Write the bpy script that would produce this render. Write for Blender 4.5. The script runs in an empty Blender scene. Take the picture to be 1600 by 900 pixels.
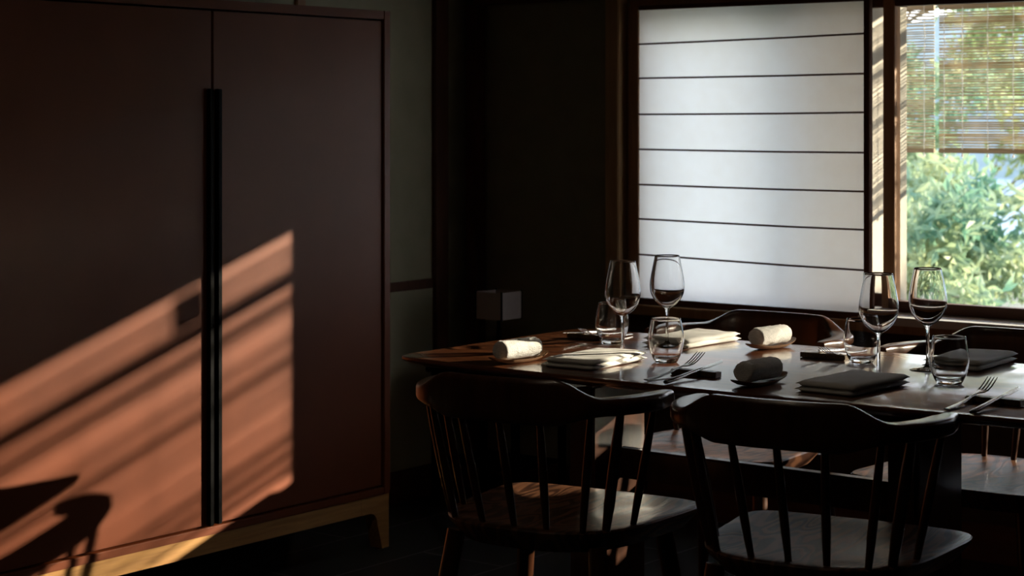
import bpy, bmesh, math, random
from mathutils import Vector, Matrix, noise, Quaternion
PI = math.pi
random.seed(7)
C = bpy.context.scene.collection
SC = bpy.context.scene

# ------------------------------------------------------------------ camera, sky, sun, exposure
cam = bpy.data.cameras.new('camera'); camo = bpy.data.objects.new('camera', cam); C.objects.link(camo)
camo.location = (4.151, -5.161, 1.27)
camo.rotation_euler = (PI/2, 0, math.atan2(.611, .792))
cam.sensor_width = 36; cam.lens = 67.0; cam.shift_y = -(450-185)/1600
cam.clip_start = .05; cam.clip_end = 500
cam.dof.use_dof = True; cam.dof.focus_distance = 4.15; cam.dof.aperture_fstop = 6.5
SC.camera = camo

W = bpy.data.worlds.new('sky'); SC.world = W; W.use_nodes = True
wn = W.node_tree.nodes; wl = W.node_tree.links
wn.clear()
wtc = wn.new('ShaderNodeTexCoord'); wsx = wn.new('ShaderNodeSeparateXYZ'); wl.new(wtc.outputs['Generated'], wsx.inputs[0])
wr = wn.new('ShaderNodeValToRGB'); wl.new(wsx.outputs[2], wr.inputs[0])
e = wr.color_ramp.elements; e[0].position = 0; e[0].color = (.95, .95, .97, 1); e[1].position = .6; e[1].color = (.50, .60, .82, 1)
bg = wn.new('ShaderNodeBackground'); bg.inputs['Strength'].default_value = 6.4
wo = wn.new('ShaderNodeOutputWorld')
wl.new(wr.outputs[0], bg.inputs[0]); wl.new(bg.outputs[0], wo.inputs[0])

SUN = Vector((-1, -1.215, -.407))
sd = bpy.data.lights.new('sun', 'SUN'); sd.energy = 20; sd.angle = math.radians(.6); sd.color = (1, .84, .62)
so = bpy.data.objects.new('sun', sd); C.objects.link(so)
so.rotation_euler = SUN.to_track_quat('-Z', 'Y').to_euler(); so.location = (6, 5, 4)
sd.cycles.is_caustics_light = True

SC.view_settings.view_transform = 'Standard'; SC.view_settings.look = 'None'
SC.view_settings.exposure = 0.0; SC.view_settings.gamma = 1; SC.view_settings.use_curve_mapping = False

# ------------------------------------------------------------------ materials
def newmat(name):
    m = bpy.data.materials.new(name); m.use_nodes = True
    return m, m.node_tree.nodes, m.node_tree.links, m.node_tree.nodes['Principled BSDF']
def setp(b, **k):
    for n, v in k.items():
        b.inputs[n.replace('_', ' ')].default_value = v
def ramp(nodes, stops):
    r = nodes.new('ShaderNodeValToRGB'); e = r.color_ramp.elements
    while len(e) < len(stops): e.new(.5)
    for i, (p, c) in enumerate(stops):
        e[i].position = p; e[i].color = (*c, 1)
    return r
def coords(nodes, links, scale=(1, 1, 1), rot=(0, 0, 0)):
    tc = nodes.new('ShaderNodeTexCoord'); mp = nodes.new('ShaderNodeMapping')
    mp.inputs['Scale'].default_value = scale; mp.inputs['Rotation'].default_value = rot
    links.new(tc.outputs['Object'], mp.inputs[0]); return mp
def mottled(name, c1, c2, rough=.6, scale=(6, 6, 6), nscale=3, bump=0, bscale=60, coat=0, coatr=.1, detail=6, spec=.5, sheen=0):
    m, n, l, b = newmat(name)
    mp = coords(n, l, scale)
    t = n.new('ShaderNodeTexNoise'); t.inputs['Scale'].default_value = nscale; t.inputs['Detail'].default_value = detail
    l.new(mp.outputs[0], t.inputs[0])
    r = ramp(n, [(.3, c1), (.7, c2)]); l.new(t.outputs[0], r.inputs[0]); l.new(r.outputs[0], b.inputs['Base Color'])
    b.inputs['Roughness'].default_value = rough
    b.inputs['Coat Weight'].default_value = coat; b.inputs['Coat Roughness'].default_value = coatr
    b.inputs['Specular IOR Level'].default_value = spec
    b.inputs['Sheen Weight'].default_value = sheen
    if bump:
        t2 = n.new('ShaderNodeTexNoise'); t2.inputs['Scale'].default_value = bscale; l.new(mp.outputs[0], t2.inputs[0])
        bu = n.new('ShaderNodeBump'); bu.inputs['Strength'].default_value = bump; bu.inputs['Distance'].default_value = .002
        l.new(t2.outputs[0], bu.inputs['Height']); l.new(bu.outputs[0], b.inputs['Normal'])
    return m
def wood(name, dark, light, rough=.35, stretch=(1, 14, 14), scale=5, coat=0, coatr=.08, bump=.15, rings=False):
    m, n, l, b = newmat(name)
    mp = coords(n, l, stretch)
    t = n.new('ShaderNodeTexNoise'); t.inputs['Scale'].default_value = scale; t.inputs['Detail'].default_value = 8; t.inputs['Distortion'].default_value = .6
    l.new(mp.outputs[0], t.inputs[0]); src = t.outputs[0]
    if rings:
        t.inputs['Scale'].default_value = 1.1; t.inputs['Detail'].default_value = 2
        mu = n.new('ShaderNodeMath'); mu.operation = 'MULTIPLY'; mu.inputs[1].default_value = rings; l.new(t.outputs[0], mu.inputs[0])
        si = n.new('ShaderNodeMath'); si.operation = 'SINE'; l.new(mu.outputs[0], si.inputs[0])
        ma = n.new('ShaderNodeMath'); ma.operation = 'MULTIPLY_ADD'; ma.inputs[1].default_value = .5; ma.inputs[2].default_value = .5
        l.new(si.outputs[0], ma.inputs[0]); src = ma.outputs[0]
    r = ramp(n, [(.25, dark), (.75, light)]); l.new(src, r.inputs[0]); l.new(r.outputs[0], b.inputs['Base Color'])
    b.inputs['Roughness'].default_value = rough
    b.inputs['Coat Weight'].default_value = coat; b.inputs['Coat Roughness'].default_value = coatr
    bu = n.new('ShaderNodeBump'); bu.inputs['Strength'].default_value = bump; bu.inputs['Distance'].default_value = .001
    l.new(src, bu.inputs['Height']); l.new(bu.outputs[0], b.inputs['Normal'])
    return m

M = {}
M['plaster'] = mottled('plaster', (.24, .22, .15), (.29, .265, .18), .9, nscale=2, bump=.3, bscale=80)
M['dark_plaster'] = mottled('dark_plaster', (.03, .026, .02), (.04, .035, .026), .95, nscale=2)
M['panel_paper'] = mottled('panel_paper', (.42, .39, .26), (.48, .44, .30), .8, nscale=2)
M['trim'] = wood('trim_wood', (.07, .022, .01), (.14, .048, .022), .5, (8, 8, 1.2))
M['trim_h'] = wood('trim_wood_long', (.07, .022, .01), (.14, .048, .022), .5, (1.2, 8, 8))
M['frame_wood'] = wood('frame_wood', (.34, .17, .08), (.48, .26, .13), .45, (10, 10, 1))
M['jamb_wood'] = wood('pale_jamb_wood', (.42, .24, .11), (.58, .36, .18), .45, (10, 10, 1))
M['panelling'] = mottled('dark_panelling', (.045, .025, .018), (.06, .035, .026), .7)
M['ceiling'] = wood('ceiling_boards', (.06, .035, .02), (.09, .05, .03), .7)
M['lacquer'] = mottled('oxblood_lacquer', (.155, .034, .008), (.19, .043, .011), .40, (1, 1, 1), 5, spec=.42)
M['oak'] = wood('golden_oak', (.38, .175, .045), (.60, .31, .09), .5, (14, 1, 14))
M['black_metal'] = mottled('black_metal', (.0015, .0015, .002), (.003, .003, .0035), .5, spec=.06)
M['steel'] = mottled('polished_steel', (.62, .62, .63), (.68, .68, .68), .27)
M['steel'].node_tree.nodes['Principled BSDF'].inputs['Metallic'].default_value = 1
M['chair_wood'] = wood('stained_chair_wood', (.032, .010, .004), (.078, .025, .009), .3, (8, 8, 1), coat=.35, coatr=.15)
M['seat_wood'] = wood('seat_wood', (.05, .017, .008), (.17, .07, .033), .42, (9, 2.2, 2), coat=.25, coatr=.22, rings=70, bump=.35)
M['table_wood'] = wood('varnished_walnut', (.085, .024, .009), (.20, .066, .024), .3, (1.5, 22, 10), 2.5, coat=1.0, coatr=.11, bump=.04)
M['table_wood'].node_tree.nodes['Principled BSDF'].inputs['Coat IOR'].default_value = 1.75
M['napkin'] = mottled('white_linen', (.74, .73, .70), (.80, .79, .76), .9, nscale=4, bump=.3, bscale=300, sheen=.1)
M['towel'] = mottled('white_terry', (.72, .71, .69), (.82, .81, .79), .95, (1, 1, 1), 120, bump=1.0, bscale=420, sheen=.2)
M['tray_wood'] = wood('tray_wood', (.14, .07, .035), (.26, .14, .07), .4, (20, 2, 20))
M['rest_wood'] = mottled('speckled_lacquer', (.012, .01, .008), (.16, .10, .03), .35, (1, 1, 1), 260)
M['lamp_paper'] = mottled('lamp_paper', (.40, .32, .30), (.44, .36, .33), .9)
M['bark'] = mottled('bark', (.10, .08, .06), (.2, .17, .13), .9, nscale=8)
M['cream_plaster'] = mottled('cream_plaster', (.36, .33, .28), (.42, .38, .32), .9, bump=.3)
M['gravel'] = mottled('gravel', (.10, .10, .07), (.17, .17, .12), .9, (1, 1, 1), 30)
M['cord'] = mottled('cotton_cord', (.66, .64, .58), (.72, .7, .64), .9)
M['bamboo'] = wood('split_bamboo', (.16, .10, .04), (.30, .2, .1), .6, (1, 10, 10))
M['aluminium'] = mottled('pale_sill', (.72, .72, .72), (.78, .78, .78), .35)

def tiles():
    m, n, l, b = newmat('slate_tiles')
    mp = coords(n, l)
    br = n.new('ShaderNodeTexBrick'); l.new(mp.outputs[0], br.inputs[0])
    br.offset = 0.5
    br.inputs['Color1'].default_value = (.022, .022, .025, 1); br.inputs['Color2'].default_value = (.028, .028, .031, 1)
    br.inputs['Mortar'].default_value = (.26, .26, .26, 1); br.inputs['Scale'].default_value = 1
    br.inputs['Mortar Size'].default_value = .003; br.inputs['Brick Width'].default_value = .9; br.inputs['Row Height'].default_value = .3
    mp.inputs['Rotation'].default_value = (0, 0, PI/2); mp.inputs['Location'].default_value = (0, .067-.3, 0)
    l.new(br.outputs[0], b.inputs['Base Color']); b.inputs['Roughness'].default_value = .42
    bu = n.new('ShaderNodeBump'); bu.inputs['Strength'].default_value = .3; bu.inputs['Distance'].default_value = -.002
    l.new(br.outputs[1], bu.inputs['Height']); l.new(bu.outputs[0], b.inputs['Normal'])
    return m
M['tiles'] = tiles()
def paper():
    m, n, l, b = newmat('shoji_paper')
    mp = coords(n, l, (3, 3, 3))
    t = n.new('ShaderNodeTexNoise'); t.inputs['Scale'].default_value = 6; l.new(mp.outputs[0], t.inputs[0])
    r = ramp(n, [(.3, (.96, .91, .82)), (.7, (.98, .94, .86))]); l.new(t.outputs[0], r.inputs[0])
    tr = n.new('ShaderNodeBsdfTranslucent'); l.new(r.outputs[0], tr.inputs[0])
    df = n.new('ShaderNodeBsdfDiffuse'); l.new(r.outputs[0], df.inputs[0])
    mx = n.new('ShaderNodeMixShader'); mx.inputs[0].default_value = .10
    l.new(tr.outputs[0], mx.inputs[1]); l.new(df.outputs[0], mx.inputs[2]); l.new(mx.outputs[0], n['Material Output'].inputs[0])
    return m
M['paper'] = paper()
def pane():
    m, n, l, b = newmat('window_pane_glass')
    tr = n.new('ShaderNodeBsdfTransparent'); tr.inputs[0].default_value = (.93, .95, .95, 1)
    gl = n.new('ShaderNodeBsdfGlossy'); gl.inputs['Roughness'].default_value = .01
    fr = n.new('ShaderNodeFresnel'); fr.inputs[0].default_value = 1.45
    ge = n.new('ShaderNodeNewGeometry'); ma = n.new('ShaderNodeMath'); ma.operation = 'MULTIPLY_ADD'   # same index from both faces of the pane
    ma.inputs[1].default_value = -.79; ma.inputs[2].default_value = 1.48; l.new(ge.outputs['Backfacing'], ma.inputs[0]); l.new(ma.outputs[0], fr.inputs[0])
    mx = n.new('ShaderNodeMixShader'); l.new(fr.outputs[0], mx.inputs[0]); l.new(tr.outputs[0], mx.inputs[1]); l.new(gl.outputs[0], mx.inputs[2])
    l.new(mx.outputs[0], n['Material Output'].inputs[0]); return m
M['pane'] = pane()
M['thin_glass'] = pane(); M['thin_glass'].name = 'thin_blown_glass'
M['thin_glass'].node_tree.nodes['Transparent BSDF'].inputs[0].default_value = (.985, .985, .985, 1)
def glass():
    m, n, l, b = newmat('clear_glass')
    setp(b, Base_Color=(1, 1, 1, 1), Roughness=0.0, IOR=1.48); b.inputs['Transmission Weight'].default_value = 1
    return m
M['glass'] = glass()
def translucent(name, c1, c2, fac=.5, nscale=30, rough=None):
    m, n, l, b = newmat(name)
    mp = coords(n, l)
    t = n.new('ShaderNodeTexNoise'); t.inputs['Scale'].default_value = nscale; l.new(mp.outputs[0], t.inputs[0])
    r = ramp(n, [(.35, c1), (.65, c2)]); l.new(t.outputs[0], r.inputs[0])
    tr = n.new('ShaderNodeBsdfTranslucent'); l.new(r.outputs[0], tr.inputs[0])
    l.new(r.outputs[0], b.inputs['Base Color']); b.inputs['Roughness'].default_value = .5
    mx = n.new('ShaderNodeMixShader'); mx.inputs[0].default_value = fac
    l.new(b.outputs[0], mx.inputs[1]); l.new(tr.outputs[0], mx.inputs[2]); l.new(mx.outputs[0], n['Material Output'].inputs[0])
    return m
M['reed'] = translucent('reed', (.36, .29, .16), (.56, .46, .29), .40, 12)
M['leaf'] = translucent('leaf_green', (.13, .22, .07), (.36, .37, .14), .5, 3.5)
M['leaf_b'] = translucent('leaf_bluegreen', (.12, .26, .18), (.44, .48, .26), .5, 3)
M['leaf_dark'] = translucent('leaf_dark', (.02, .05, .02), (.05, .09, .04), .2, 3)
def water():
    m, n, l, b = newmat('lake_water')
    mp = coords(n, l, (.4, .4, .4)); t = n.new('ShaderNodeTexNoise'); t.inputs['Scale'].default_value = 4; l.new(mp.outputs[0], t.inputs[0])
    bu = n.new('ShaderNodeBump'); bu.inputs['Strength'].default_value = .2; l.new(t.outputs[0], bu.inputs['Height']); l.new(bu.outputs[0], b.inputs['Normal'])
    setp(b, Base_Color=(.30, .38, .5, 1), Roughness=.15); return m
M['water'] = water()
M['hill'] = mottled('haze_tinted_hill', (.11, .15, .15), (.17, .21, .20), .95, (.05, .05, .05), 8)  # bluish distance haze is put into the base colour

# ------------------------------------------------------------------ mesh helpers
def add_box(bm, x0, x1, y0, y1, z0, z1, bev=0):
    r = bmesh.ops.create_cube(bm, size=1)
    for v in r['verts']:
        v.co = Vector(((x0+x1)/2+v.co.x*(x1-x0), (y0+y1)/2+v.co.y*(y1-y0), (z0+z1)/2+v.co.z*(z1-z0)))
    if bev:
        es = {e for v in r['verts'] for e in v.link_edges}
        bmesh.ops.bevel(bm, geom=list(es), offset=bev, segments=2, affect='EDGES')
def box(*a, **k):
    bm = bmesh.new(); add_box(bm, *a, **k); return bm
def obj(name, bm, mat, parent=None, smooth=False, angle=None):
    bmesh.ops.recalc_face_normals(bm, faces=bm.faces)
    me = bpy.data.meshes.new(name); bm.to_mesh(me); bm.free()
    me.materials.append(M[mat] if isinstance(mat, str) else mat)
    if smooth:
        for p in me.polygons: p.use_smooth = True
        if angle: me.set_sharp_from_angle(angle=angle)
    o = bpy.data.objects.new(name, me); C.objects.link(o)
    if parent: o.parent = parent
    return o
def struct(name, bm, mat, parent=None, **k):
    o = obj(name, bm, mat, parent, **k)
    if not parent: o['kind'] = 'structure'
    return o
def tag(o, label, cat, group=None, kind=None):
    o['label'] = label; o['category'] = cat
    if group: o['group'] = group
    if kind: o['kind'] = kind
    return o
def thing(name, label, cat, loc=(0, 0, 0), rz=0, group=None):
    o = bpy.data.objects.new(name, None); o.empty_display_size = .05; C.objects.link(o)
    o.location = loc; o.rotation_euler = (0, 0, rz); return tag(o, label, cat, group)
def dup(root, loc, rz, label, group=None):
    def rec(o, par):
        c = o.copy(); C.objects.link(c)
        if par: c.parent = par
        for ch in list(o.children): rec(ch, c)
        return c
    r = rec(root, None); r.location = loc; r.rotation_euler = (0, 0, rz); r['label'] = label
    if group: r['group'] = group
    return r
def sweep(bm, pts, sizes, n=12, up=(0, 0, 1), ex=2.0, caps=True):
    pts = [Vector(p) for p in pts]; up = Vector(up); rings = []
    for i, p in enumerate(pts):
        t = (pts[min(i+1, len(pts)-1)] - pts[max(i-1, 0)]).normalized()
        s = t.cross(up)
        if s.length < 1e-4: s = t.cross(Vector((0, 1, 0)))
        s.normalize(); u = s.cross(t).normalized()
        w, h = sizes[i] if isinstance(sizes[i], tuple) else (sizes[i], sizes[i])
        ring = []
        for k in range(n):
            a = 2*PI*k/n + PI/n; c, q = math.cos(a), math.sin(a)
            cx = math.copysign(abs(c)**(2/ex), c); cy = math.copysign(abs(q)**(2/ex), q)
            ring.append(bm.verts.new(p + s*(w*cx) + u*(h*cy)))
        rings.append(ring)
    for a, b in zip(rings, rings[1:]):
        for k in range(n): bm.faces.new((a[k], a[(k+1) % n], b[(k+1) % n], b[k]))
    if caps:
        bm.faces.new(rings[0]); bm.faces.new(rings[-1][::-1])
    return rings
def lathe(bm, prof, n=48):
    rings = []
    for r, z in prof:
        if r < 1e-6: rings.append([bm.verts.new((0, 0, z))])
        else: rings.append([bm.verts.new((r*math.cos(2*PI*k/n), r*math.sin(2*PI*k/n), z)) for k in range(n)])
    for a, b in zip(rings, rings[1:]):
        for k in range(n):
            q = [a[k % len(a)], a[(k+1) % len(a)], b[(k+1) % len(b)], b[k % len(b)]]
            q = list(dict.fromkeys(q))
            if len(q) > 2: bm.faces.new(q)
def loops(bm, ls, cap0=True, cap1=True):
    R = [[bm.verts.new(p) for p in l] for l in ls]; n = len(R[0])
    for a, b in zip(R, R[1:]):
        for k in range(n): bm.faces.new((a[k], a[(k+1) % n], b[(k+1) % n], b[k]))
    if cap0: bm.faces.new(R[0])
    if cap1: bm.faces.new(R[-1][::-1])
    return R

# ------------------------------------------------------------------ room shell   (X along the window wall, +Y outdoors, left wall X=0)
RX, RY, RZ = 5.3, -6.3, 2.45
struct('floor', box(-.15, RX+.15, RY-.15, .14, -.12, 0), 'tiles')
struct('ceiling', box(-.15, RX+.15, RY-.15, .14, RZ, RZ+.12), 'ceiling')
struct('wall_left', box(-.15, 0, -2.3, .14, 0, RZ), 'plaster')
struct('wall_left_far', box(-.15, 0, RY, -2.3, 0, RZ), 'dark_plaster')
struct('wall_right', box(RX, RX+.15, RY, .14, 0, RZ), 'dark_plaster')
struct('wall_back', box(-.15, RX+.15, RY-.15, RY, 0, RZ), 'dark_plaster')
WX0, WX1, WZ0, WZ1 = .655, 3.29, .668, 1.655
bm = bmesh.new()
add_box(bm, 0, WX0, 0, .14, 0, RZ); add_box(bm, WX1, RX, 0, .14, 0, RZ)
add_box(bm, WX0, WX1, 0, .14, WZ1, RZ)
struct('wall_window', bm, 'plaster')
struct('wall_below_window', box(WX0, WX1, 0, .14, 0, WZ0-.03), 'panelling')
struct('trim_1', box(0.02, RX, -.03, 0, 1.662, 1.76, bev=.003), 'trim_h')          # lintel rail along the window wall
struct('trim_2', box(.595, .648, -.056, 0, .11, 1.66, bev=.003), 'jamb_wood')              # post beside the window
struct('baseboard_window', box(0.01, RX, -.022, 0, 0, .11, bev=.003), 'trim_h')
struct('baseboard_left', box(0, .022, -6.2, -.02, 0, .11, bev=.003), 'trim')
# left wall: post, rail and pale sliding panels
struct('trim_3', box(0, .035, -.245, -.175, .11, RZ, bev=.003), 'trim')
struct('trim_4', box(0, .030, -.905, -.865, .11, RZ, bev=.003), 'frame_wood')
struct('trim_5', box(0, .026, -.865, -.245, .70, .732, bev=.002), 'trim')
struct('trim_6', box(0, .022, -.865, -.245, .11, .70), 'panel_paper')
struct('trim_7', box(0, .018, -.865, -.245, .732, RZ), 'panel_paper')
struct('trim_8', box(0, .018, -2.2, -.905, .11, RZ), 'panel_paper')
struct('trim_9', box(.02, .07, -.07, -.02, .11, 1.66, bev=.003), 'trim')        # corner post

# window 1: paper screen;  window 2: glazed sash
win = struct('window_1', box(WX0, WX1, .0, .12, WZ1-.02, WZ1), 'frame_wood')
win2 = win
def wpart(name, bm, mat): return obj(name, bm, mat, win)
wpart('window_jamb', box(WX0, .672, -.012, .12, WZ0-.02, WZ1-.02, bev=.002), 'frame_wood')
wpart('window_jamb', box(WX1-.02, WX1, .0, .12, WZ0-.02, WZ1-.02, bev=.002), 'frame_wood')
wpart('window_sill', box(WX0-.03, WX1+.03, -.05, .13, WZ0-.03, WZ0, bev=.003), 'jamb_wood')
wpart('outer_sill', box(1.534, WX1-.02, -.105, .128, WZ0, WZ0+.024, bev=.002), 'aluminium')

# shoji screen (slides in the inner track)
sh = struct('window_2', box(.672, .706, -.027, -.005, WZ0+.001, WZ1-.021, bev=.002), 'frame_wood')
def spart(name, bm, mat): 
    o = obj(name, bm, mat, sh); return o
spart('stile', box(1.512, 1.532, -.027, -.005, WZ0+.001, WZ1-.021, bev=.002), 'trim')
spart('bottom_rail', box(.706, 1.512, -.027, -.005, WZ0+.001, WZ0+.022, bev=.002), 'trim_h')
spart('top_rail', box(.706, 1.512, -.027, -.005, WZ1-.035, WZ1-.021, bev=.002), 'trim_h')
bm = bmesh.new(); bm.faces.new([bm.verts.new(v) for v in ((.700, -.020, WZ0+.015), (1.518, -.020, WZ0+.015), (1.518, -.020, WZ1-.03), (.700, -.020, WZ1-.03))])
spart('paper', bm, 'paper')
for k, (za, zb) in enumerate([(1.510, 1.523), (1.400, 1.4035), (1.283, 1.288), (1.170, 1.168), (1.056, 1.052), (.945, .938), (.830, .8175)]):
    bm = bmesh.new(); 
    sweep(bm, [(.706, -.024, za), (.95, -.024, za*.7+zb*.3-.001), (1.25, -.024, za*.3+zb*.7-.0015), (1.512, -.024, zb)], [(.003, .0030)]*4, n=8, ex=5)
    spart('lattice_bar', bm, 'trim_h')

# glazed sashes in the outer track
gs = struct('window_3', box(1.545, 1.583, .035, .075, WZ0+.025, WZ1-.02, bev=.002), 'frame_wood')
def gpart(name, bm, mat): return obj(name, bm, mat, gs)
gpart('stile', box(WX1-.055, WX1-.02, .035, .07, WZ0+.025, WZ1-.02, bev=.002), 'frame_wood')
gpart('bottom_rail', box(1.583, WX1-.055, .035, .07, WZ0+.025, WZ0+.058, bev=.002), 'trim_h')
gpart('top_rail', box(1.583, WX1-.055, .035, .07, WZ1-.05, WZ1-.02, bev=.002), 'trim_h')
gpart('pane', box(1.583, WX1-.055, .050, .054, WZ0+.058, WZ1-.05), 'pane')
g2 = struct('window_4', box(.672, .71, .080, .11, WZ0+.023, WZ1-.02, bev=.002), 'frame_wood')
obj('bottom_rail', box(.71, 1.533, .080, .11, WZ0+.023, WZ0+.065, bev=.002), 'trim_h', g2)
obj('top_rail', box(.71, 1.59, .080, .11, WZ1-.05, WZ1-.02, bev=.002), 'trim_h', g2)
obj('pane', box(.71, 1.59, .092, .096, WZ0+.065, WZ1-.05), 'pane', g2)

# outdoors: wing wall, eave, terrace, lake
struct('wall_wing', box(1.15, 1.25, .14, .80, -.3, 1.90), 'cream_plaster')
bm = bmesh.new(); loops(bm, [[(.90, .14, 2.15), (.90, 1.28, 1.83), (.90, 1.28, 1.93), (.90, .14, 2.35)], [(6.5, .14, 2.15), (6.5, 1.28, 1.83), (6.5, 1.28, 1.93), (6.5, .14, 2.35)]])
struct('eave', bm, 'frame_wood')
struct('garden_ground', box(-9, 14, .14, 12, -.6, -.3), 'gravel')
struct('lake', box(-260, 160, 12, 320, -4.2, -4), 'water')
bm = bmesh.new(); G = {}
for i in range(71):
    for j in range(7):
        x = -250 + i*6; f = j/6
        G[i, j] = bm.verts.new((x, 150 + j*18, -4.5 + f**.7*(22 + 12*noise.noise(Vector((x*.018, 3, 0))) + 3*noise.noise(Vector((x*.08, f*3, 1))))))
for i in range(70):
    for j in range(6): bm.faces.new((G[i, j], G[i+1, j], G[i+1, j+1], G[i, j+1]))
struct('hills', bm, 'hill', smooth=True)  # backdrop added to tone down clipped sky between the leaves
struct('wall_sun_blocker', box(2.14, 2.60, 1.28, 1.32, -.3, 1.83), 'bamboo')  # unseen board added to keep direct sun off the paper screen

# ------------------------------------------------------------------ reed blinds hung from the eave
def reed_blind(x0, x1, label, seed, cords, bar=True, loose=0):
    rnd = random.Random(seed)
    zb, zt, Y = 1.150, 1.79, 1.2
    root = thing('reed_blind', label, 'blind', ((x0+x1)/2, Y, zb), 0, 'reed blinds outside the window')
    w = (x1-x0)/2 - .003
    bm = bmesh.new(); z = .012; 
    while z < zt-zb-.006:
        zz = z
        g = .0066 + loose + .0068*max(0, .42+.7*noise.noise(Vector((seed*.3, 0, z*22)))+.9*noise.noise(Vector((seed*.3, 5, z*62)))) + rnd.uniform(-.0006, .0016)
        r = rnd.uniform(.0024, .0036)
        n = 6; pts = []
        for i in range(n+1):
            x = -w + 2*w*i/n
            pts.append((x, rnd.uniform(-.0006, .0006), zz + rnd.uniform(-.0009, .0009)))
        sweep(bm, pts, [r]*(n+1), n=5)
        z += g
    obj('reeds', bm, 'reed', root)
    obj('bottom_slat', box(-w, w, -.008, .008, -.004, .010, bev=.002), 'bamboo', root)
    if bar:
        obj('middle_slat', box(-w, w, -.008, .008, .512, .552, bev=.002), 'bamboo', root)
    for c in cords:
        bm = bmesh.new(); sweep(bm, [(c-(x0+x1)/2+.0012*math.sin(i*1.3+c*9), -.0062+.001*math.cos(i*2.1), -.010+i*.0327) for i in range(20)], [.0020]*20, n=5)
        obj('cord', bm, 'cord', root)
        obj('cord_knot', box(c-(x0+x1)/2-.004, c-(x0+x1)/2+.004, -.011, -.003, -.018, -.008, bev=.002), 'cord', root)
    return root
def inner(x0, x1, k): return [x0 + .03 + (x1-x0-.06)*i/(k-1) for i in range(k)]
reed_blind(.95, 1.168, 'reed blind with a light cord, left of the narrow gap, outside the window', 3, inner(.95, 1.158, 3))
b2 = reed_blind(1.180, 3.40, 'reed blind right of the narrow gap, filling the upper right of the view', 5, [1.205, 1.275, 1.37, 1.465, 1.56, 1.75, 1.95, 2.15, 2.35, 2.55, 2.75, 2.95, 3.15, 3.37])
obj('shadow_gap_block', box(2.79-2.29, 2.885-2.29, -.03, -.010, .552, .64, bev=.006), 'bamboo', b2)  # unseen block added to shade a gap into the cabinet's upper sun strip
reed_blind(3.412, 4.7, 'reed blind beyond the right edge of the window view', 8, inner(3.412, 4.7, 7), bar=False, loose=.0022)

# ------------------------------------------------------------------ trees
def leafmesh(bm, rnd, centres, n, size):
    for _ in range(n):
        c, R = rnd.choice(centres)
        d = Vector((rnd.gauss(0, 1), rnd.gauss(0, 1), rnd.gauss(0, 1))).normalized()
        p = c + Vector((d.x*R.x, d.y*R.y, d.z*R.z)) * rnd.uniform(.35, 1)
        L = size*rnd.uniform(.6, 1.25); wd = L*.20
        q = Quaternion((rnd.gauss(0, 1), rnd.gauss(0, 1), rnd.gauss(0, 1), rnd.gauss(0, 1))).normalized()
        vs = [q @ Vector(v) + p for v in ((0, 0, 0), (L*.45, wd, .12*L), (L, 0, 0), (L*.45, -wd, .12*L), (L*.45, 0, 0))]
        v = [bm.verts.new(t) for t in vs]
        bm.faces.new((v[0], v[4], v[1])); bm.faces.new((v[1], v[4], v[2])); bm.faces.new((v[0], v[3], v[4])); bm.faces.new((v[3], v[2], v[4]))
def tree(name, loc, H, R, nl, size, mat, label, seed, zlo=0.0):
    rnd = random.Random(seed)
    root = thing(name, label, 'tree', loc, 0)
    bm = bmesh.new()
    trunk = [(0, 0, -.02), (.05, .02, H*.3), (-.02, .05, H*.6), (.04, 0, H*.92)]
    sweep(bm, trunk, [.07, .055, .035, .012], n=8, up=(0, 1, 0))
    cs = []
    for i in range(26):
        z = H*(zlo + (1-zlo)*rnd.random()); a = rnd.uniform(0, 2*PI); rr = R*rnd.uniform(.25, .85)*math.sin(PI*min(.97, .12+.85*z/H))**.5
        e = Vector((rr*math.cos(a), rr*math.sin(a), z)); b = Vector((.02, .02, max(.1, z-rr*.8)))
        b = Vector((.02, .02, min(b.z, H*.8))); mid = (e+b)/2 + Vector((rnd.uniform(-.1, .1), rnd.uniform(-.1, .1), .05))
        sweep(bm, [b, mid, e], [.016, .010, .004], n=6, up=(.1, .2, 1))
        for _ in range(5):
            e2 = e + Vector((rnd.uniform(-.35, .35), rnd.uniform(-.35, .35), rnd.uniform(-.25, .35)))
            sweep(bm, [mid, (mid+e2)/2+Vector((0, 0, .04)), e2], [.007, .005, .003], n=5, up=(.1, .2, 1))
            cs.append((e2, Vector((.22, .22, .17))))
        cs.append((e, Vector((.3, .3, .2))))
    obj('branches', bm, 'bark', root)
    bm = bmesh.new(); leafmesh(bm, rnd, cs, nl, size)
    o = obj('foliage', bm, mat, root)
    o['kind'] = 'stuff'
    return root
tree('leafy_tree', (-1.75, 5.6, -.3), 3.7, 2.15, 30000, .095, 'leaf_b', 'tree with slender blue-green leaves filling the clear part of the window view', 11)
tree('leafy_tree', (-3.4, 9.9, -.3), 4.4, 2.0, 12000, .10, 'leaf', 'yellow-green tree behind the blue-green one, seen outside through the reed blind', 12)

rnd = random.Random(31)
hg = thing('sky_block_hedge', 'dark unseen hedge added at right to block low sky light', 'hedge', (7.0, 6.2, -.3))  # added out of view to cut low sky light reaching the cabinet
bm = bmesh.new()
for k in range(20): sweep(bm, [(-4.7+k*.49, 0, -.02), (-4.7+k*.49+.03, .05, 1.3), (-4.7+k*.49, 0, 2.4)], [.04, .03, .01], n=6, up=(0, 1, 0))
obj('stems', bm, 'bark', hg)
bm = bmesh.new(); leafmesh(bm, rnd, [(Vector((-4.9+.25*k, 0, .15+.28*j)), Vector((.3, .4, .25))) for k in range(40) for j in range(10)], 26000, .17)
o = obj('foliage', bm, 'leaf_dark', hg); o['kind'] = 'stuff'

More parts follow.
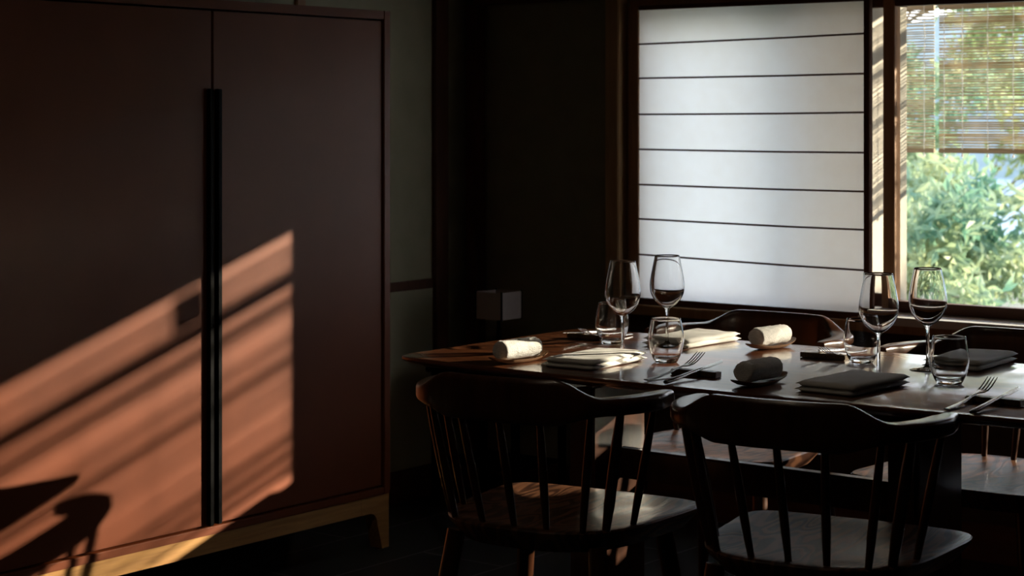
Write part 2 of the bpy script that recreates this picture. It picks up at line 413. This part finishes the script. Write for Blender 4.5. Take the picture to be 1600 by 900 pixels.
# ------------------------------------------------------------------ cabinet
CX = .45; CY0, CY1 = -2.375, -.945
cab = thing('wardrobe_cabinet', 'tall oxblood lacquered two-door cabinet on golden oak base, standing against left wall', 'cabinet', (.24, (CY0+CY1)/2, 0))
def crel(x0, x1, y0, y1, z0, z1, bev=0):
    oy = (CY0+CY1)/2; return box(x0-.24, x1-.24, y0-oy, y1-oy, z0, z1, bev=bev)
bm = crel(.03, CX-.002, CY0, CY0+.028, .170, 1.585, .002); oy = (CY0+CY1)/2
for a in ((.03, CX-.002, CY1-.028, CY1, .170, 1.585), (.03, CX-.002, CY0+.028, CY1-.028, 1.560, 1.585), (.03, CX-.002, CY0+.028, CY1-.028, .170, .191), (.03, .045, CY0+.028, CY1-.028, .191, 1.56)):
    add_box(bm, a[0]-.24, a[1]-.24, a[2]-oy, a[3]-oy, a[4], a[5], bev=.002)
obj('carcass', bm, 'lacquer', cab)
ym = -1.650
for i, (y0, y1) in enumerate(((CY0+.031, ym-.003), (ym+.003, CY1-.031))):
    d = obj('door', crel(CX-.035, CX-.010, y0, y1, .196, 1.555, .0015), 'lacquer', cab)
    ya, yb = (ym-.0225, ym-.007) if i == 0 else (ym+.007, ym+.0225)
    obj('handle', crel(CX-.0098, CX+.006, ya, yb, .196, 1.348, .002), 'black_metal', d)
# oak base: rails with coved leg joints
def coved_leg(y0, y1, side, x0, x1):
    oyy = (CY0+CY1)/2; pr = []
    s = side
    # profile in (y,z): outer edge vertical, inner edge tapering, quarter-round cove up to the rail
    outer = y1 if s > 0 else y0; inner_t = outer - s*.048; 
    pts = [(outer, .012), (outer, .169), (outer - s*.12, .169), (outer - s*.12, .121)]
    for k in range(7):
        a = k/6*PI/2; cx = outer - s*.083; cz = .089
        pts.append((cx + s*.032*math.sin(a), cz + .032*math.cos(a)))
    pts.append((outer - s*.030, .012))
    b = bmesh.new(); loops(b, [[(x0-.24, y-oyy, z) for y, z in pts], [(x1-.24, y-oyy, z) for y, z in pts]])
    return b
for x0, x1 in ((CX-.05, CX-.006), (.04, .084)):
    for s in (1, -1):
        lg = obj('leg', coved_leg(CY0+.003, CY1-.003, s, x0, x1), 'oak', cab)
        b = bmesh.new(); yc = (CY1-.02 if s > 0 else CY0+.02) - oy
        lathe(b, [(0, 0), (.011, 0), (.011, .006), (.006, .0125), (0, .0125)], 16)
        for v in b.verts: v.co += Vector(((x0+x1)/2-.24, yc, 0))
        obj('foot_glide', b, 'steel', lg, smooth=True, angle=.6)
    obj('base_rail', crel(x0+.0005, x1-.0005, CY0+.1235, CY1-.1235, .121, .169), 'oak', cab)
obj('side_rail', crel(.085, CX-.051, CY0+.01, CY0+.04, .125, .169), 'oak', cab)
obj('side_rail', crel(.085, CX-.051, CY1-.04, CY1-.01, .125, .169), 'oak', cab)

# ------------------------------------------------------------------ corner stand and paper lamp
st = thing('lamp_stand', 'low black stand in the dark corner carrying the paper lamp', 'stand', (.30, -.24, 0))
obj('top', box(-.19, .19, -.15, .15, .44, .465, bev=.003), 'black_metal', st)
for sx in (-1, 1):
    for sy in (-1, 1):
        b = bmesh.new(); sweep(b, [(sx*.165, sy*.125, 0), (sx*.165, sy*.125, .4405)], [(.012, .012)]*2, n=8, ex=6); obj('leg', b, 'black_metal', st)
obj('shelf', box(-.155, .155, -.115, .115, .14, .155, bev=.002), 'black_metal', st)
lp = thing('table_lamp', 'small cube paper table lamp, unlit, glimmering in the dark corner', 'lamp', (.30, -.24, .465))
b = bmesh.new(); lathe(b, [(0, 0), (.045, 0), (.045, .008), (.01, .013), (.006, .16), (0, .16)], 24); obj('base', b, 'black_metal', lp, smooth=True, angle=.6)
b = bmesh.new()
for q in range(4):
    a = q*PI/2; c, s = math.cos(a), math.sin(a)
    vs = [b.verts.new((c*.052-s*y, s*.052+c*y, z)) for y, z in ((-.052, .150), (.052, .150), (.052, .238), (-.052, .238))]; b.faces.new(vs)
shd = obj('lamp_shade', b, 'lamp_paper', lp)
m_ = shd.modifiers.new('t', 'SOLIDIFY'); m_.thickness = .002
for sx in (-1, 1):
    for sy in (-1, 1):
        obj('frame_post', box(sx*.053-.0025, sx*.053+.0025, sy*.053-.0025, sy*.053+.0025, .146, .242), 'black_metal', shd)

# ------------------------------------------------------------------ table
TX0, TX1, TY0, TY1 = 1.235, 2.83, -1.862, -1.068
def outline(inset, n=40):
    cx, cy = (TX0+TX1)/2, (TY0+TY1)/2; a, bb = (TX1-TX0)/2, (TY1-TY0)/2
    pts = []
    r = .05
    cor = [(a-r, -(bb-r), -PI/2), (a-r, bb-r, 0), (-(a-r), bb-r, PI/2), (-(a-r), -(bb-r), PI)]
    seq = []
    for i, (x, y, a0) in enumerate(cor):
        for k in range(6):
            t = a0 + k/5*PI/2; seq.append((x+r*math.cos(t), y+r*math.sin(t)))
        nx, ny, na = cor[(i+1) % 4]
        ex, ey = seq[-1]; fx, fy = nx+r*math.cos(na), ny+r*math.sin(na)
        for k in range(1, 16): seq.append((ex+(fx-ex)*k/16, ey+(fy-ey)*k/16))
    for x, y in seq:
        # gently bowed long sides and ends
        bx = -.045*(abs(y)/bb)**2 * 0; by = -.03*(abs(x)/a)**2
        sx = (a+bx-inset)/a; sy = (bb+by-inset*1.0)/bb
        pts.append((cx+x*sx, cy+y*sy))
    return pts
tb = thing('dining_table', 'long glossy walnut dining table with thin knife edge, set for four by window', 'table', ((TX0+TX1)/2, (TY0+TY1)/2, 0))
ox, oyy = tb.location.x, tb.location.y
L = []
for ins, z in ((.003, .720), (0, .7185), (0, .714), (.004, .710), (.035, .697), (.085, .688)):
    L.append([(x-ox, y-oyy, z) for x, y in outline(ins)])
b = bmesh.new(); loops(b, L); obj('tabletop', b, 'table_wood', tb, smooth=True, angle=.35)
for s in (1.585, 2.395):
    b = bmesh.new(); add_box(b, s-ox-.035, s-ox+.035, -.11, .11, .05, .655, bev=.008)
    lg = obj('pedestal', b, 'chair_wood', tb)
    obj('foot', box(s-ox-.04, s-ox+.04, -.22, .22, 0, .05, bev=.012), 'chair_wood', lg)
    obj('top_bearer', box(s-ox-.03, s-ox+.03, -.28, .28, .655, .6885, bev=.005), 'chair_wood', lg)
obj('stretcher', box(1.62-ox, 2.36-ox, -.016, .016, .43, .50, bev=.004), 'chair_wood', tb)

# ------------------------------------------------------------------ chairs (face local +Y)
def seat_outline(inset, dz=0):
    pts = []
    # front corners square-ish, rear rounded
    for k in range(64):
        a = 2*PI*k/64
        c, s = math.cos(a), math.sin(a)
        ex = 8.0 if s > 0 else 2.8
        x = math.copysign(abs(c)**(2/ex), c); y = math.copysign(abs(s)**(2/ex), s)
        w = .226 + .020*y
        px = (w-inset)*x; py = .022 + (.222-inset)*y + (.012*(1-x*x) if s > 0 else 0)
        pts.append((px, py))
    return pts
ARM = .724
def rail_pt(t):                      # t 0..1 from left arm tip round the back to the right arm tip
    a = PI*(1+t) ; c, s = math.cos(a), math.sin(a)
    x = .252*math.copysign(abs(c)**(2/2.9), c); y = -.235*abs(s)**(2/2.4)
    return x, y
def sstep(a, b, x):
    x = max(0, min(1, (x-a)/(b-a))); return x*x*(3-2*x)
def make_chair(label, loc, rz, group):
    t = thing('spindle_chair', label, 'chair', loc, rz, group)
    bm = bmesh.new(); SZ = .455; R = []
    prof = [(.225, -.012, 1), (.17, -.0118, 1), (.11, -.010, 1), (.06, -.005, 1), (.03, -.001, 1), (.008, 0, 1), (.003, -.001, 0), (0, -.004, 0), (.002, -.012, 0), (.030, -.046, 0), (.055, -.051, 0)]
    ls = []
    for ins, dz, top in prof:
        o = seat_outline(min(ins, .215)); row = []
        for x, y in o:
            zz = SZ+dz
            if top and dz < -.001: zz += .004*math.exp(-((x/.035)**2))*sstep(0, .2, y)
            row.append((x, y, zz))
        ls.append(row)
    loops(bm, ls); obj('seat', bm, 'seat_wood', t, smooth=True, angle=.5)
    # rail with arms
    bm = bmesh.new(); pts = []; sz = []; N = 72
    for i in range(N+1):
        u = i/N; x, y = rail_pt(u)
        cr = 1 - sstep(.120, .205, abs(x)) if y < -.10 else 0
        top = ARM + .036*cr; bot = .690 - .020*cr
        wd = .026*(1-cr) + .0115*cr
        e = min(u, 1-u); wd *= .62 + .38*sstep(0, .05, e)
        pts.append((x, y, (top+bot)/2)); sz.append((wd, (top-bot)/2))
    # dead straight tips running forward
    sweep(bm, [(pts[0][0], .018, pts[0][2])] + pts + [(pts[-1][0], .018, pts[-1][2])], [(.012, .015)] + sz + [(.012, .015)], n=16, ex=4.5)
    obj('back_rail', bm, 'chair_wood', t, smooth=True, angle=.7)
    cand = [rail_pt(k/600) for k in range(601)]
    for i, xt in enumerate((-1, -2, -.185, -.093, 0, .093, .185, 2, 1)):
        if abs(xt) >= 1:
            sg = math.copysign(1, xt); yt = -.045 if abs(xt) == 1 else -.140
            x, y = min((q for q in cand if q[0]*sg > .1), key=lambda q: abs(q[1]-yt))
        else: x, y = min((q for q in cand if q[1] < -.08), key=lambda q: abs(q[0]-xt))
        big = .0112 if i in (1, 7) else .0086
        bx, by = x*.80, max(-.168, y*.80 - .004)
        b2 = bmesh.new(); top = Vector((x, y, .694)); bot = Vector((bx, by, .4495))
        sweep(b2, [bot, bot.lerp(top, .25), bot.lerp(top, .5), bot.lerp(top, .75), top], [big*.75, big, big*1.05, big*.95, big*.75], n=12, up=(0, 1, 0))
        obj('spindle', b2, 'chair_wood', t, smooth=True, angle=.8)
    for sx in (-1, 1):
        for sy, fy in ((1, .165), (-1, -.125)):
            b2 = bmesh.new(); top = Vector((sx*.165, fy, .420)); bot = Vector((sx*.215, fy+sy*.065, 0))
            sweep(b2, [bot, bot.lerp(top, .3), bot.lerp(top, .75), top], [.0115, .0155, .020, .019], n=14, up=(0, 1, 0))
            for v in b2.verts:
                if v.co.z < .006: v.co.z = 0
            obj('leg', b2, 'chair_wood', t, smooth=True, angle=.8)
    return t
near1 = make_chair('dark spindle-back chair on near side of table, nearest the cabinet', (1.80, -1.965, 0), math.radians(7), 'spindle chairs round the dining table')
near2 = dup(near1, (2.385, -1.90, 0), math.radians(8), 'dark spindle-back chair on near side at right, seat grain showing through spindles')
far1 = dup(near1, (1.645, -.985, 0), math.radians(180), 'dark spindle-back chair under the paper screen, on far side of table')
far2 = dup(near1, (2.315, -.985, 0), math.radians(180), 'dark spindle-back chair on far side at right, below the clear window')

# ------------------------------------------------------------------ tableware
TZ = .7205
WINE_OUT = [(.0075, .0975), (.018, .104), (.030, .1155), (.0385, .131), (.0415, .147), (.0405, .165), (.0365, .188), (.0325, .207), (.0295, .2225)]
WINE_IN = [(.0290, .2228), (.0285, .2225), (.0316, .207), (.0356, .188), (.0395, .165), (.0404, .147), (.0374, .132), (.029, .1175), (.017, .1065), (.0070, .1015)]
WINE_RIM = [(.0295, .2225), (.0293, .2229), (.0290, .2231), (.0287, .2229), (.0285, .2225)]
TUM_RIM = [(.0335, .0985), (.0333, .0990), (.0329, .0993), (.0325, .0990), (.0323, .0985)]
WINE_FOOT = [(.0, .0), (.036, .0), (.0365, .0012), (.030, .0028), (.012, .006), (.0055, .013), (.0040, .03), (.0037, .06), (.0042, .088), (.0074, .0974), (.0069, .1014), (0, .1012)]
TUM_OUT = [(.0315, .012), (.0375, .028), (.0405, .045), (.0405, .060), (.0375, .080), (.0335, .0985)]
TUM_IN = [(.0329, .0990), (.0323, .0985), (.0362, .080), (.0392, .060), (.0391, .046), (.036, .030), (.0295, .0145)]
TUM_BASE = [(.0, .0015), (.016, .0012), (.022, .0), (.025, .0005), (.0314, .0119), (.0294, .0143), (.018, .0105), (.0, .0095)]
def dense(p):
    q = [p[0]]; n = len(p)
    for i in range(n-1):
        a = p[max(0, i-1)]; b = p[i]; c = p[i+1]; d = p[min(n-1, i+2)]
        for t in (1/3, 2/3, 1):
            q.append(tuple(.5*(2*b[k]+(c[k]-a[k])*t+(2*a[k]-5*b[k]+4*c[k]-d[k])*t*t+(3*b[k]-a[k]-3*c[k]+d[k])*t**3) for k in (0, 1)))
    return q
def glassthing(name, prof, label, loc, cat, group):
    b = bmesh.new(); lathe(b, prof, 72); o = obj(name, b, 'glass', None, smooth=True)
    o.location = loc; tag(o, label, cat, group)
    o.cycles.is_caustics_caster = True
    return o
wg = glassthing('wine_glass', dense(WINE_FOOT[:-2]+WINE_OUT)[:-1]+dense(WINE_RIM)[:-1]+dense(WINE_IN[1:]+[(0, .1005)]), 'empty wine glass behind the white napkin at left, leftmost of the four', (1.682, -1.545, TZ), 'wine glass', 'wine glasses on the table')
def copy1(o, loc, label, rz=0):
    return dup(o, loc, rz, label)
copy1(wg, (1.667, -1.335, TZ), 'empty wine glass standing before the paper screen, behind a tumbler')
copy1(wg, (2.308, -1.506, TZ), 'empty wine glass behind the shaded grey folded napkin, in front of window post')
copy1(wg, (2.328, -1.312, TZ), 'empty wine glass standing in front of the green trees, rightmost of the four')
tg = glassthing('tumbler', dense(TUM_BASE[:4]+TUM_OUT)[:-1]+dense(TUM_RIM)[:-1]+dense(TUM_IN[1:]+[(.018, .0105), (0, .0095)]), 'stemless water glass at left, half hidden behind the leftmost wine glass', (1.502, -1.328, TZ), 'water glass', 'stemless glasses on the table')
copy1(tg, (1.800, -1.545, TZ), 'stemless water glass right behind the fork, second from left')
copy1(tg, (2.155, -1.285, TZ), 'stemless water glass beside sunlit cutlery, third from left, behind wine glass')
copy1(tg, (2.458, -1.485, TZ), 'stemless water glass in front of shaded napkin, rightmost tumbler')

def napkin(label, loc, rz, seed, w=.135, l=.235):
    bm = bmesh.new(); nx, ny = 14, 22
    def layer(z0, th, ww, ll, dx, sd):
        grid = {}
        for side in (0, 1):
            for i in range(nx+1):
                for j in range(ny+1):
                    u = i/nx*2-1; v = j/ny*2-1
                    eu = (1-abs(u)**16)**.5 if abs(u) < 1 else 0; ev = (1-abs(v)**24)**.5 if abs(v) < 1 else 0
                    x = u*ww/2+dx + .004*noise.noise(Vector((v*1.5, sd, 0))); y = v*ll/2 + .003*noise.noise(Vector((u*2, sd, 4)))
                    wv = .0028*noise.noise(Vector((u*1.6+sd, v*2, z0*60)))
                    h = th/2*eu*ev
                    z = z0 + th/2 + (h if side else -h) + (wv*eu*ev if side else wv*.3*eu*ev)
                    grid[side, i, j] = bm.verts.new((x, y, max(z, .0002)))
            for i in range(nx):
                for j in range(ny):
                    q = [grid[side, i, j], grid[side, i+1, j], grid[side, i+1, j+1], grid[side, i, j+1]]
                    bm.faces.new(q if side else q[::-1])
    layer(0, .0115, w, l, 0, seed); layer(.0112, .0115, w*.99, l*.985, .0012, seed+3)
    bmesh.ops.remove_doubles(bm, verts=bm.verts, dist=.00005)
    o = obj('napkin', bm, 'napkin', None, smooth=True); o.location = loc; o.rotation_euler = (0, 0, rz)
    return tag(o, label, 'napkin', 'folded napkins on the table')
napkin('sunlit white folded napkin on near side of table, left of the tumbler and fork', (1.690, -1.665, TZ), math.radians(3), 1)
napkin('sunlit white folded napkin on far side, beside the rolled towel', (1.650, -1.200, TZ), math.radians(-2), 2)
napkin('dark shaded folded napkin on near side, in front of wine glass and dark towel', (2.330, -1.665, TZ), math.radians(-3), 3)
napkin('grey shaded folded napkin on far side, seen through the rightmost tumbler', (2.362, -1.165, TZ), math.radians(3), 4)

def towel(label, loc, rz, seed, tl):
    R, Ln = .0225, .118
    tr = thing('towel_tray', tl, 'tray', (loc[0], loc[1], TZ), rz, 'towel trays')
    b = bmesh.new(); rows = []; n = 20
    L1 = []
    for zz, k in ((.0, .55), (.001, .75), (.006, .97), (.0085, 1.0), (.0085, .95), (.0055, .85), (.0045, .6)):
        row = []
        for i in range(40):
            a = 2*PI*i/40; c, s = math.cos(a), math.sin(a)
            x = .028*k*math.copysign(abs(c)**.8, c); y = .092*k*math.copysign(abs(s)**.9, s)
            row.append((x, y, zz + .010*(abs(y)/.092)**2.5))
        L1.append(row)
    loops(b, L1); obj('tray_body', b, 'tray_wood', tr, smooth=True, angle=.9)
    bm = bmesh.new(); nr, nl = 56, 40; rings = []
    ends = [(.0, 1, 1), ]
    def disp(a, y): return .0014*noise.noise(Vector((math.cos(a)*3+seed, math.sin(a)*3, y*60))) + .0007*noise.noise(Vector((math.cos(a)*14, math.sin(a)*14+seed, y*500)))
    for j in range(-9, nl+10):
        ring = []
        if j < 0: f = (j+9+.35)/9.35; y = -Ln/2; sgn = -1
        elif j > nl: f = (nl+10-j-.65)/9.35+.0; y = Ln/2; sgn = 1
        else: f = 1; y = -Ln/2 + Ln*j/nl; sgn = 0
        for k in range(nr):
            a = 2*PI*k/nr
            r = (R + disp(a, y))*f
            yy = y
            if sgn: yy += sgn*(.0035*math.sqrt(max(0, 1-f**4)) + .0016*math.sin(2*PI*(f*4.2) + a*1.0))
            else:
                e = min(j, nl-j)
                if e < 2: r *= (.955, .985)[e]
            if abs(a - 1.9) < .08 and sgn == 0: r += .0016
            ring.append(bm.verts.new((r*math.cos(a), yy, r*math.sin(a)*.96 + R*.96)))
        rings.append(ring)
    for p, q in zip(rings, rings[1:]):
        for k in range(nr): bm.faces.new((p[k], p[(k+1) % nr], q[(k+1) % nr], q[k]))
    bm.faces.new(rings[0]); bm.faces.new(rings[-1][::-1])
    o = obj('rolled_towel', bm, 'towel', None, smooth=True); o.location = (loc[0]+.001, loc[1]-.004, TZ+.0088); o.rotation_euler = (0, 0, rz+.02)
    return tag(o, label, 'towel', 'rolled hand towels on the table')
towel('white rolled hand towel at the left end of the table, on its tray', (1.535, -1.745), math.radians(-6), 1, 'boat-shaped wooden tray under the leftmost towel')
towel('dark shaded rolled hand towel on near side, left of the grey napkin', (2.150, -1.730), math.radians(-4), 2, 'boat-shaped tray under the shaded towel in the middle')
towel('bright sunlit rolled hand towel on far side, right of the white napkin', (1.855, -1.170), math.radians(-6), 3, 'boat-shaped wooden tray under the sunlit far towel')
towel('dark rolled hand towel cut off by the right edge of the photo', (2.575, -1.175), math.radians(0), 4, 'boat-shaped tray under the towel cut off at far right')

# cutlery: pointing to local +Y, tips raised on the rest
def fork_bm():
    b = bmesh.new()
    P = [(0, -.135, .003), (0, -.10, .0035), (0, -.05, .007), (0, -.01, .0125), (0, .012, .016), (0, .03, .0155), (0, .045, .018)]
    sweep(b, P, [(.006, .0018), (.0075, .0020), (.0048, .0020), (.0028, .0019), (.003, .0017), (.009, .0013), (.0115, .0012)], n=12, ex=2.6)
    return b
def tines_bm():
    b = bmesh.new()
    for k in range(4):
        x = (k-1.5)*.0066
        sweep(b, [(x*.95, .0435, .0175), (x, .062, .023), (x, .08, .031), (x, .094, .038)], [(.0023, .0011), (.0017, .001), (.0014, .001), (.0008, .0007)], n=8)
    return b
def setting(k, cx, cy, rz, where):
    r = thing('cutlery_rest', 'dark speckled cutlery rest ' + where, 'cutlery rest', (cx, cy, TZ), rz, 'cutlery rests')
    obj('rest_body', box(-.055, .055, -.012, .012, 0, .0125, bev=.002), 'rest_wood', r)
    obj('end_cap', box(.055, .0575, -.0115, .0115, .0005, .012, bev=.0005), 'tray_wood', r)
    f = thing('fork', 'steel dinner fork, tines up, ' + where, 'fork', (cx, cy, TZ), rz, 'forks'); 
    M4 = Matrix.Rotation(math.radians(2), 4, 'Z')
    fx = -.040
    fb = fork_bm(); bmesh.ops.translate(fb, verts=fb.verts, vec=(fx, -.0, 0)); obj('fork_handle', fb, 'steel', f, smooth=True, angle=.9)
    ft = tines_bm(); bmesh.ops.translate(ft, verts=ft.verts, vec=(fx, -.0, 0)); obj('tines', ft, 'steel', f, smooth=True, angle=.9)
    n_ = thing('table_knife', 'steel table knife leaning ' + where, 'knife', (cx, cy, TZ), rz, 'knives')
    kx = .016
    b = bmesh.new(); sweep(b, [(kx, -.15, .004), (kx, -.145, .0045), (kx, -.08, .009), (kx, -.02, .0145), (kx, .0, .0165)], [(.005, .0035), (.0065, .0042), (.0052, .004), (.0045, .0036), (.0035, .0030)], n=12, ex=2.6)
    obj('knife_handle', b, 'steel', n_, smooth=True, angle=.9)
    b = bmesh.new(); sweep(b, [(kx, -.002, .0165), (kx+.0005, .02, .0175), (kx+.001, .055, .0205), (kx, .08, .0225), (kx-.005, .096, .024)], [(.004, .0016), (.0085, .0009), (.0088, .0009), (.0066, .0008), (.0006, .0006)], n=8, ex=2.2)
    obj('blade', b, 'steel', n_, smooth=True, angle=.9)
setting(0, 1.975, -1.700, math.radians(2), 'on near side, in front of second tumbler')
setting(1, 2.645, -1.690, math.radians(2), 'at near right, beside the rightmost tumbler')
setting(2, 2.055, -1.272, math.radians(182), 'in the sun on far side, left of third tumbler')
setting(3, 1.405, -1.290, math.radians(182), 'at the far left end of the table, by leftmost tumbler')

for o in bpy.data.objects:
    if o.type == 'MESH' and any(o.name.startswith(p) for p in ('tabletop', 'napkin', 'rolled_towel', 'tray_body', 'rest_body')): o.cycles.is_caustics_receiver = True

# three dim recessed downlights in the ceiling over the table side of the room
def lens_mat():
    m, n, l, b = newmat('downlight_lens'); b.inputs['Base Color'].default_value = (1, .9, .75, 1)
    b.inputs['Emission Color'].default_value = (1, .80, .58, 1); b.inputs['Emission Strength'].default_value = 40; return m
M['lens'] = lens_mat()
for k, (x, y, w) in enumerate(((1.9, -2.5, 'nearest the window'), (1.9, -3.4, 'in the middle of the row'), (1.9, -4.3, 'furthest from the window'))):
    dl = thing('downlight', 'small round ceiling downlight, dimmed, ' + w, 'ceiling light', (x, y, RZ), 0, 'ceiling downlights')
    b = bmesh.new(); lathe(b, [(.031, 0), (.055, 0), (.055, -.004), (.034, -.006), (.031, -.001), (.031, 0)], 40); obj('trim_ring', b, 'steel', dl, smooth=True, angle=.6)
    b = bmesh.new(); lathe(b, [(0, -.003), (.030, -.003), (.030, -.0005), (0, -.0005)], 32); obj('lens', b, 'lens', dl)
    la = bpy.data.lights.new('downlight_lamp', 'SPOT'); la.energy = 2.0; la.color = (1, .80, .58); la.spot_size = math.radians(130); la.spot_blend = .8; la.shadow_soft_size = .03
    lo = bpy.data.objects.new('downlight_lamp', la); C.objects.link(lo); lo.location = (0, 0, -.012); lo.parent = dl
